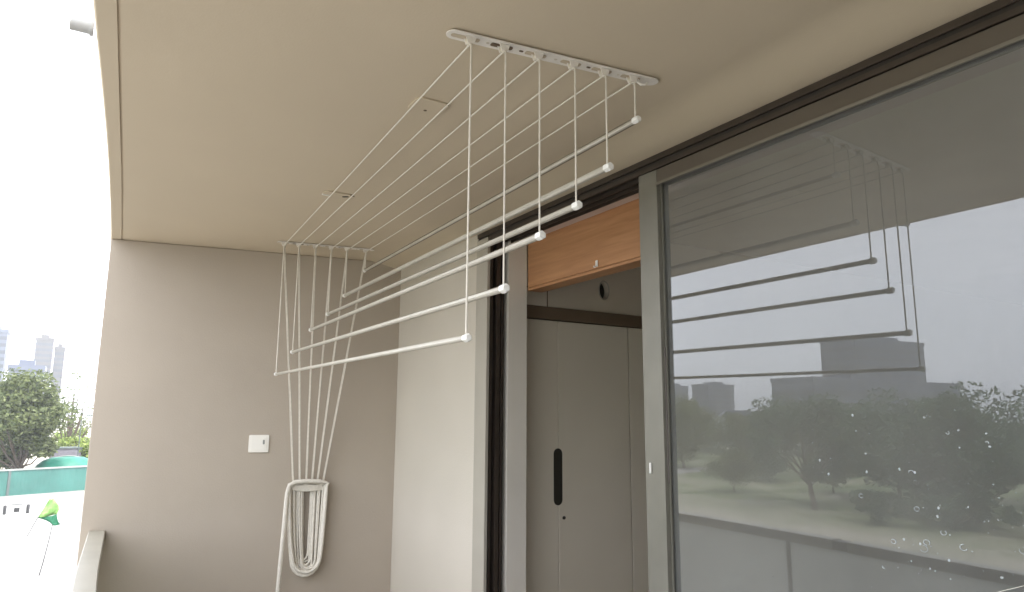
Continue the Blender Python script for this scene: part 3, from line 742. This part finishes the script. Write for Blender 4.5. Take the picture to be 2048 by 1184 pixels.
# direct view, beyond the green hoarding (small slice at the left of the picture)
tree('left', -4.6, 80, 1.12, 0, 'big leafy green tree directly behind the green hoarding', 'trees beyond the hoarding')
tree('left', -9.9, 88, 1.05, 2.0, 'green tree partly out of view left of the biggest one', 'trees beyond the hoarding')
tree('young', -1.15, 98, 1.05, .5, 'tall thin sparse tree with bright sky between its leaves', 'trees beyond the hoarding', name='young_tree')
tree('bush', -1.9, 112, 1.3, .7, 'low green bush behind the grey cabin', 'bushes beyond the hoarding', 'leaf3', 'bush')
tree('bush', .6, 92, 1.15, 2.2, 'yellow-green bush right beside the balcony wall edge', 'bushes beyond the hoarding', 'leaf3', 'bush')
# lawn trees, seen as reflections in the door glass
G2 = 'trees standing on the lawn'
tree('round', -48.0, 49.7, 1.0, 0, 'small round tree standing alone on the lawn', G2)
tree('big', -44.0, 37.7, 1.0, 0, 'leaning tree on the lawn in front of the office tower', G2, 'leaf2')
tree('wide', -54.5, 37.5, 1.0, .4, 'broad dark tree behind the leaning one on the lawn', G2, 'leaf2')
tree('wide', -48.5, 28.0, 1.0, 2.4, 'wide low-branching tree nearest the building on the lawn', G2, 'leaf2')
tree('big', -51.0, 19.5, 1.05, 2.8, 'tall dark tree at the near end of the lawn', G2, 'leaf2')
tree('wide', -65, 27, 1.15, 1.2, 'broad tree in the second row behind the low-branching one', G2, 'leaf2')
tree('big', -62, 62, .85, 2., 'tree at the far left end of the lawn', G2)
tree('round', -56, 45, .95, 1., 'small round tree close to the leaning one', G2)
tree('wide', -66, 76, 1.05, 1.9, 'round-headed tree far back at the left of the lawn', G2)
tree('big', -80, 92, 1.15, .3, 'tall tree farthest back behind the round-headed one', G2)
tree('wide', -88, 66, .95, 3.1, 'hazy broad tree in the back row of the lawn', G2)

GB = 'bushes on the lawn'
for x, y, sc, rz, lab in [(-41.5, 30.5, .62, 0, 'low bush under the leaning tree'), (-43.5, 26.8, .75, 1.7, 'dense bush at the foot of the wide low-branching tree'), (-44.5, 22.5, .6, 3.0, 'small bush nearest the near end of the lawn'),
                          (-60, 56, .9, .6, 'broad bush in the back row of the lawn'), (-53, 33, .7, 2.2, 'bush half hidden behind the broad dark tree')]:
    tree('bush', x, y, sc, rz, lab, GB, 'leaf2', 'bush')
tree('big', -71, 60, .8, 1.1, 'hazy tree between the back row and the far woodland', G2)

def wood():   # far treeline, one mass
    rnd = random.Random(6); mb = MB()
    for k in range(150):
        q = k / 150; x = -75 - 85 * q + rnd.gauss(0, 8); y = 150 - 120 * q + rnd.gauss(0, 8); hh = rnd.uniform(5, 8.5); r = rnd.uniform(3, 5)
        for j in range(150):
            g = Vector((rnd.gauss(0, 1), rnd.gauss(0, 1), rnd.gauss(0, 1))).normalized() * r * rnd.random() ** .4
            c = Vector((x, y, GZ + hh * .55)) + Vector((g.x, g.y, g.z * hh / r * .5)); s = .55
            a = Vector((rnd.gauss(0, 1), rnd.gauss(0, 1), rnd.gauss(0, 1))).normalized(); b = a.cross(Vector((0.3, .2, 1))).normalized()
            mb.add([c - a * s, c + b * s * .6, c + a * s, c - b * s * .6], [(0, 1, 2, 3)])
    tag(mb.build('far_woodland', M['leaf2']), 'hazy belt of far trees behind the lawn', 'woodland', kind='stuff')
wood()

# ---------------------------------------------------------------- far buildings
def office(name, label, x, y, w, d, h, rz=0, floors=10, m='tower', group='distant towers'):
    t = thing(name, label, 'building', (x, y, GZ), rz, group)
    mb = MB(); mb.box(-w / 2, w / 2, -d / 2, d / 2, 0, h); mb.box(-w / 2 * .5, w / 2 * .4, -d / 2 * .5, d / 2 * .5, h, h + 2.2); mb.build('wall', M[m], t)
    mb = MB(); mb.box(-w / 2 - .3, w / 2 + .3, -d / 2 - .3, d / 2 + .3, h - .8, h + .6)
    mb.build('parapet', M[m], t)
    mb = MB(); fh = h / floors
    for k in range(floors - 1):
        z0 = fh * k + fh * .35; z1 = fh * k + fh * .85
        mb.box(-w / 2 - .06, w / 2 + .06, -d / 2 - .06, d / 2 + .06, z0 + 1, z1 + 1)
    mb.build('window_band', M['towerglass'], t)
    return t
DN = 420.
office('office_tower', 'slim pale tower, the tallest of the pair left of the balcony wall', -.047 * DN, DN, 7.2, 9, .086 * DN + 7, 0, 16, 'tower_grey')
office('office_tower', 'slightly lower tower adjoining the tallest one on its right', -.0312 * (DN + 15), DN + 15, 4.4, 8, .0762 * (DN + 15) + 7, 0, 14, 'tower_grey')
office('office_tower', 'blue-grey tower cut off by the left edge of the picture', -.096 * 360, 360, 9, 10, .0925 * 360 + 7, 0, 14)
office('office_block', 'squat grey block just above the crown of the leafy tree', -.061 * 250, 250, 8.4, 10, .0515 * 250 + 7, 0, 6)
def house(name, label, x, y, w, d, h, rz, group):
    t = thing(name, label, 'house', (x, y, GZ), rz, group)
    mb = MB(); mb.box(-w / 2, w / 2, -d / 2, d / 2, 0, h); mb.build('wall', M['white_house'], t)
    mb = MB(); mb.extrude([(-w / 2 - .5, h + .01), (w / 2 + .5, h + .01), (w * .3, h + 1.8), (-w * .3, h + 1.8)], (0, -d / 2 - .4, 0), (1, 0, 0), (0, 0, 1), (0, d + .8, 0)); mb.build('roof', M['tower'], t)
    n = max(2, int(w / 3.2))
    for k in range(n):
        x0 = -w / 2 + w * (k + .3) / n
        for s_ in (-1, 1):
            mb = MB(); mb.box(x0, x0 + w * .38 / n, s_ * (d / 2 + .03) - .028, s_ * (d / 2 + .03) + .028, 1.0, 2.4); mb.build('window', M['towerglass'], t)
HG = 'low white houses beyond the lawn'
house('house', 'long low white house at the far left behind the lawn trees', -128, 146, 15, 8, 6.2, .5, HG)
house('house', 'middle low white house behind the lawn trees', -138, 134, 9, 8, 7.0, .7, HG)
house('house', 'low white house closest to the foot of the broad tower', -150, 128, 12, 8, 5.8, .8, HG)
# the group mirrored in the glass: x measured from the mirrored eye
def mir(k, y): return 2 * GX - k * y
YB = 165.
office('office_tower', 'broad office tower rising behind the lawn trees', -1.475 * YB, YB, .25 * YB, 14, .170 * YB + 7, 0, 11)
office('office_block', 'long low podium block at the foot of the broad tower', -1.455 * (YB - 10), YB - 10, .49 * YB, 16, .074 * YB + 7, 0, 5)
office('office_block', 'faint far block alone on the skyline left of the broad tower', -.985 * 330, 330, 22, 14, .06 * 330 + 7, 0, 8)
office('office_block', 'small faint far block at the extreme left of the skyline', -.885 * 380, 380, 16, 14, .055 * 380 + 7, 0, 8)

# ---------------------------------------------------------------- hoarding, cabin, tent, flag, bollards
def hoarding():
    A = Vector((-16.0, 69.4)); B = Vector((4.0, 78.5)); d = (B - A); L_ = d.length
    t = thing('site_hoarding', 'long green sheet hoarding with a pale cap across the yard', 'hoarding', (A.x, A.y, GZ), math.atan2(d.y, d.x))
    mb = MB(); n = int(L_ / .25); z0, z1 = .05, 2.12
    for k in range(n): 
        x0 = k * L_ / n; x1 = (k + 1) * L_ / n; off = .03 if k % 2 else 0
        mb.add([(x0, off, z0), (x1, .03 - off, z0), (x1, .03 - off, z1), (x0, off, z1)], [(0, 1, 2, 3)])
    mb.build('sheeting', M['hoard'], t)
    mb = MB(); mb.box(0, L_, -.08, .12, z1, z1 + .14); mb.build('cap', M['hoard_cap'], t)
    mb = MB(); mb.box(0, L_, -.15, .15, -.1, .05); mb.build('footing', M['concrete'], t)
    for k in range(int(L_ / 7) + 1):
        mb = MB(); mb.box(k * 7.03 + 5.15 - .09, k * 7.03 + 5.15 + .09, -.09, -.001, .05, z1 + .002); mb.build('post', M['hoard_post'], t)
hoarding()
def site_bits():
    t = thing('green_tent', 'rounded green tarpaulin tent peeking over the hoarding', 'tent', (-.95, 82, GZ))
    mb = MB(); n = 14; vs = []; m = 6
    for j in range(m):
        ph = j / (m - 1) * PI / 2
        for i in range(n): a = 2 * PI * i / n; vs.append((2.75 * math.cos(ph) ** .6 * math.cos(a), 2.2 * math.cos(ph) ** .6 * math.sin(a), 1.1 + 1.75 * math.sin(ph) + (-1.1 if j == 0 else 0)))
    mb.add(vs, [(j * n + i, j * n + (i + 1) % n, (j + 1) * n + (i + 1) % n, (j + 1) * n + i) for j in range(m - 1) for i in range(n)]); mb.build('cover', M['tarp'], t, smooth=True)
    mb = MB(); mb.tube([(2.78 * math.cos(a), 0, .3 + 2.6 * math.sin(a) ** .8) for a in [PI * k / 16 for k in range(17)]], .05, 5); mb.build('hoop', M['hoard_cap'], t)
    t = thing('site_cabin', 'dark grey box cabin rising behind the green tent', 'cabin', (-1.2, 90, GZ))
    mb = MB(); mb.box(-1.35, 1.35, -1, 1, 0, 3.3); mb.build('wall', M['box'], t); mb = MB(); mb.box(-1.45, 1.45, -1.1, 1.1, 3.3, 3.42); mb.build('roof', M['hoard_post'], t)
    mb = MB(); mb.box(-.5, .5, -1.03, -1.002, 1.2, 2.3); mb.build('window', M['towerglass'], t)
    t = thing('lamp_pole', 'thin grey pole standing by the yellow-green bush', 'pole', (-.12, 86, GZ))
    mb = MB(); mb.tube([(0, 0, 0), (0, 0, 6.5)], [.07, .04], 8); mb.build('shaft', M['hoard_post'], t, smooth=True)
    mb = MB(); mb.tube([(0, 0, 6.45), (.5, 0, 6.7), (1.2, 0, 6.75)], [.04, .04, .07], 6); mb.build('arm', M['hoard_post'], t, smooth=True)
    # flag
    t = thing('yard_flag', 'two-tone green flag on a thin leaning pole in the pale yard', 'flag', (-1.01, 38.1, GZ))
    mb = MB(); mb.tube([(0, 0, 0), (.10, 0, .6), (.22, 0, 1.5), (.29, 0, 2.2)], [.028, .024, .02, .016], 6); mb.build('pole', M['steel'], t, smooth=True)
    def cloth(rows, m, nm):
        mb = MB(); nx = 8; vs = []
        for j, (xl, zl, xr, zr) in enumerate(rows):
            for i in range(nx + 1):
                q = i / nx; vs.append((xl + (xr - xl) * q, .11 * math.sin(q * 6 + j * .9), zl + (zr - zl) * q - .05 * math.sin(q * PI)))
        k = nx + 1; mb.add(vs, [(j * k + i, j * k + i + 1, (j + 1) * k + i + 1, (j + 1) * k + i) for j in range(len(rows) - 1) for i in range(nx)])
        o = mb.build(nm, m, t, smooth=True); sm = o.modifiers.new('thickness', 'SOLIDIFY'); sm.thickness = .012
    cloth([(.08, 3.24, .20, 3.28), (.0, 3.08, .32, 3.10), (-.10, 2.86, .44, 2.92), (-.20, 2.66, .47, 2.74), (-.28, 2.50, .40, 2.58)], M['flag1'], 'upper_cloth')
    cloth([(-.28, 2.50, .40, 2.58), (-.27, 2.44, .42, 2.44), (-.02, 2.36, .47, 2.28), (.16, 2.26, .54, 2.16), (.30, 2.12, .64, 2.15)], M['flag2'], 'lower_cloth')
    mb = MB(); mb.tube([(-.60, 0, 1.70), (-.28, 0, 2.5)], .018, 6); mb.build('stay', M['steel'], t)
    # bollards
    for k, (x, w, lab) in enumerate([(-4.05, .10, 'thin dark bollard, leftmost of the row in the yard'), (-2.72, .10, 'thin dark bollard, rightmost of the row in the yard')]):
        t = thing('bollard', lab, 'bollard', (x, 61, GZ), 0, 'bollards in the yard')
        mb = MB(); mb.tube([(0, 0, 0), (0, 0, .62), (0, 0, .68)], [w, w, w * .6], 10); mb.build('post', M['blockdark'], t, smooth=True)
        mb = MB(); mb.tube([(0, 0, 0), (0, 0, .06)], w * 1.9, 10); mb.build('foot', M['block'], t)
    t = thing('plastic_barrier', 'white plastic barrier with a black cut-out between the bollards', 'barrier', (-3.35, 61, GZ))
    mb = MB(); mb.extrude([(-.5, 0), (.5, 0), (.42, .25), (.38, .8), (-.38, .8), (-.42, .25)], (0, -.2, 0), (1, 0, 0), (0, 0, 1), (0, .4, 0)); mb.build('body', M['block'], t, bevel=.02)
    mb = MB(); mb.extrude(rrect(0, .36, .34, .3, .06), (0, -.206, 0), (1, 0, 0), (0, 0, 1), (0, .005, 0)); mb.build('cut_out', M['blockdark'], t)
    mb = MB(); mb.box(-.36, .36, -.207, -.201, .7, .76); mb.build('top_stripe', M['blockdark'], t)
site_bits()

# ---------------------------------------------------------------- the hazy air
def haze():
    mb = MB(); mb.box(-1520, 1520, -1520, 1520, GZ - 1, 46)
    m = bpy.data.materials.new('haze_air'); m.use_nodes = True; n = m.node_tree.nodes; n.clear()
    out = n.new('ShaderNodeOutputMaterial'); v = n.new('ShaderNodeVolumePrincipled'); v.inputs['Density'].default_value = .0007; v.inputs['Color'].default_value = (.93, .96, 1, 1)
    m.node_tree.links.new(v.outputs[0], out.inputs['Volume'])
    tag(mb.build('haze', m), kind='stuff')
haze()
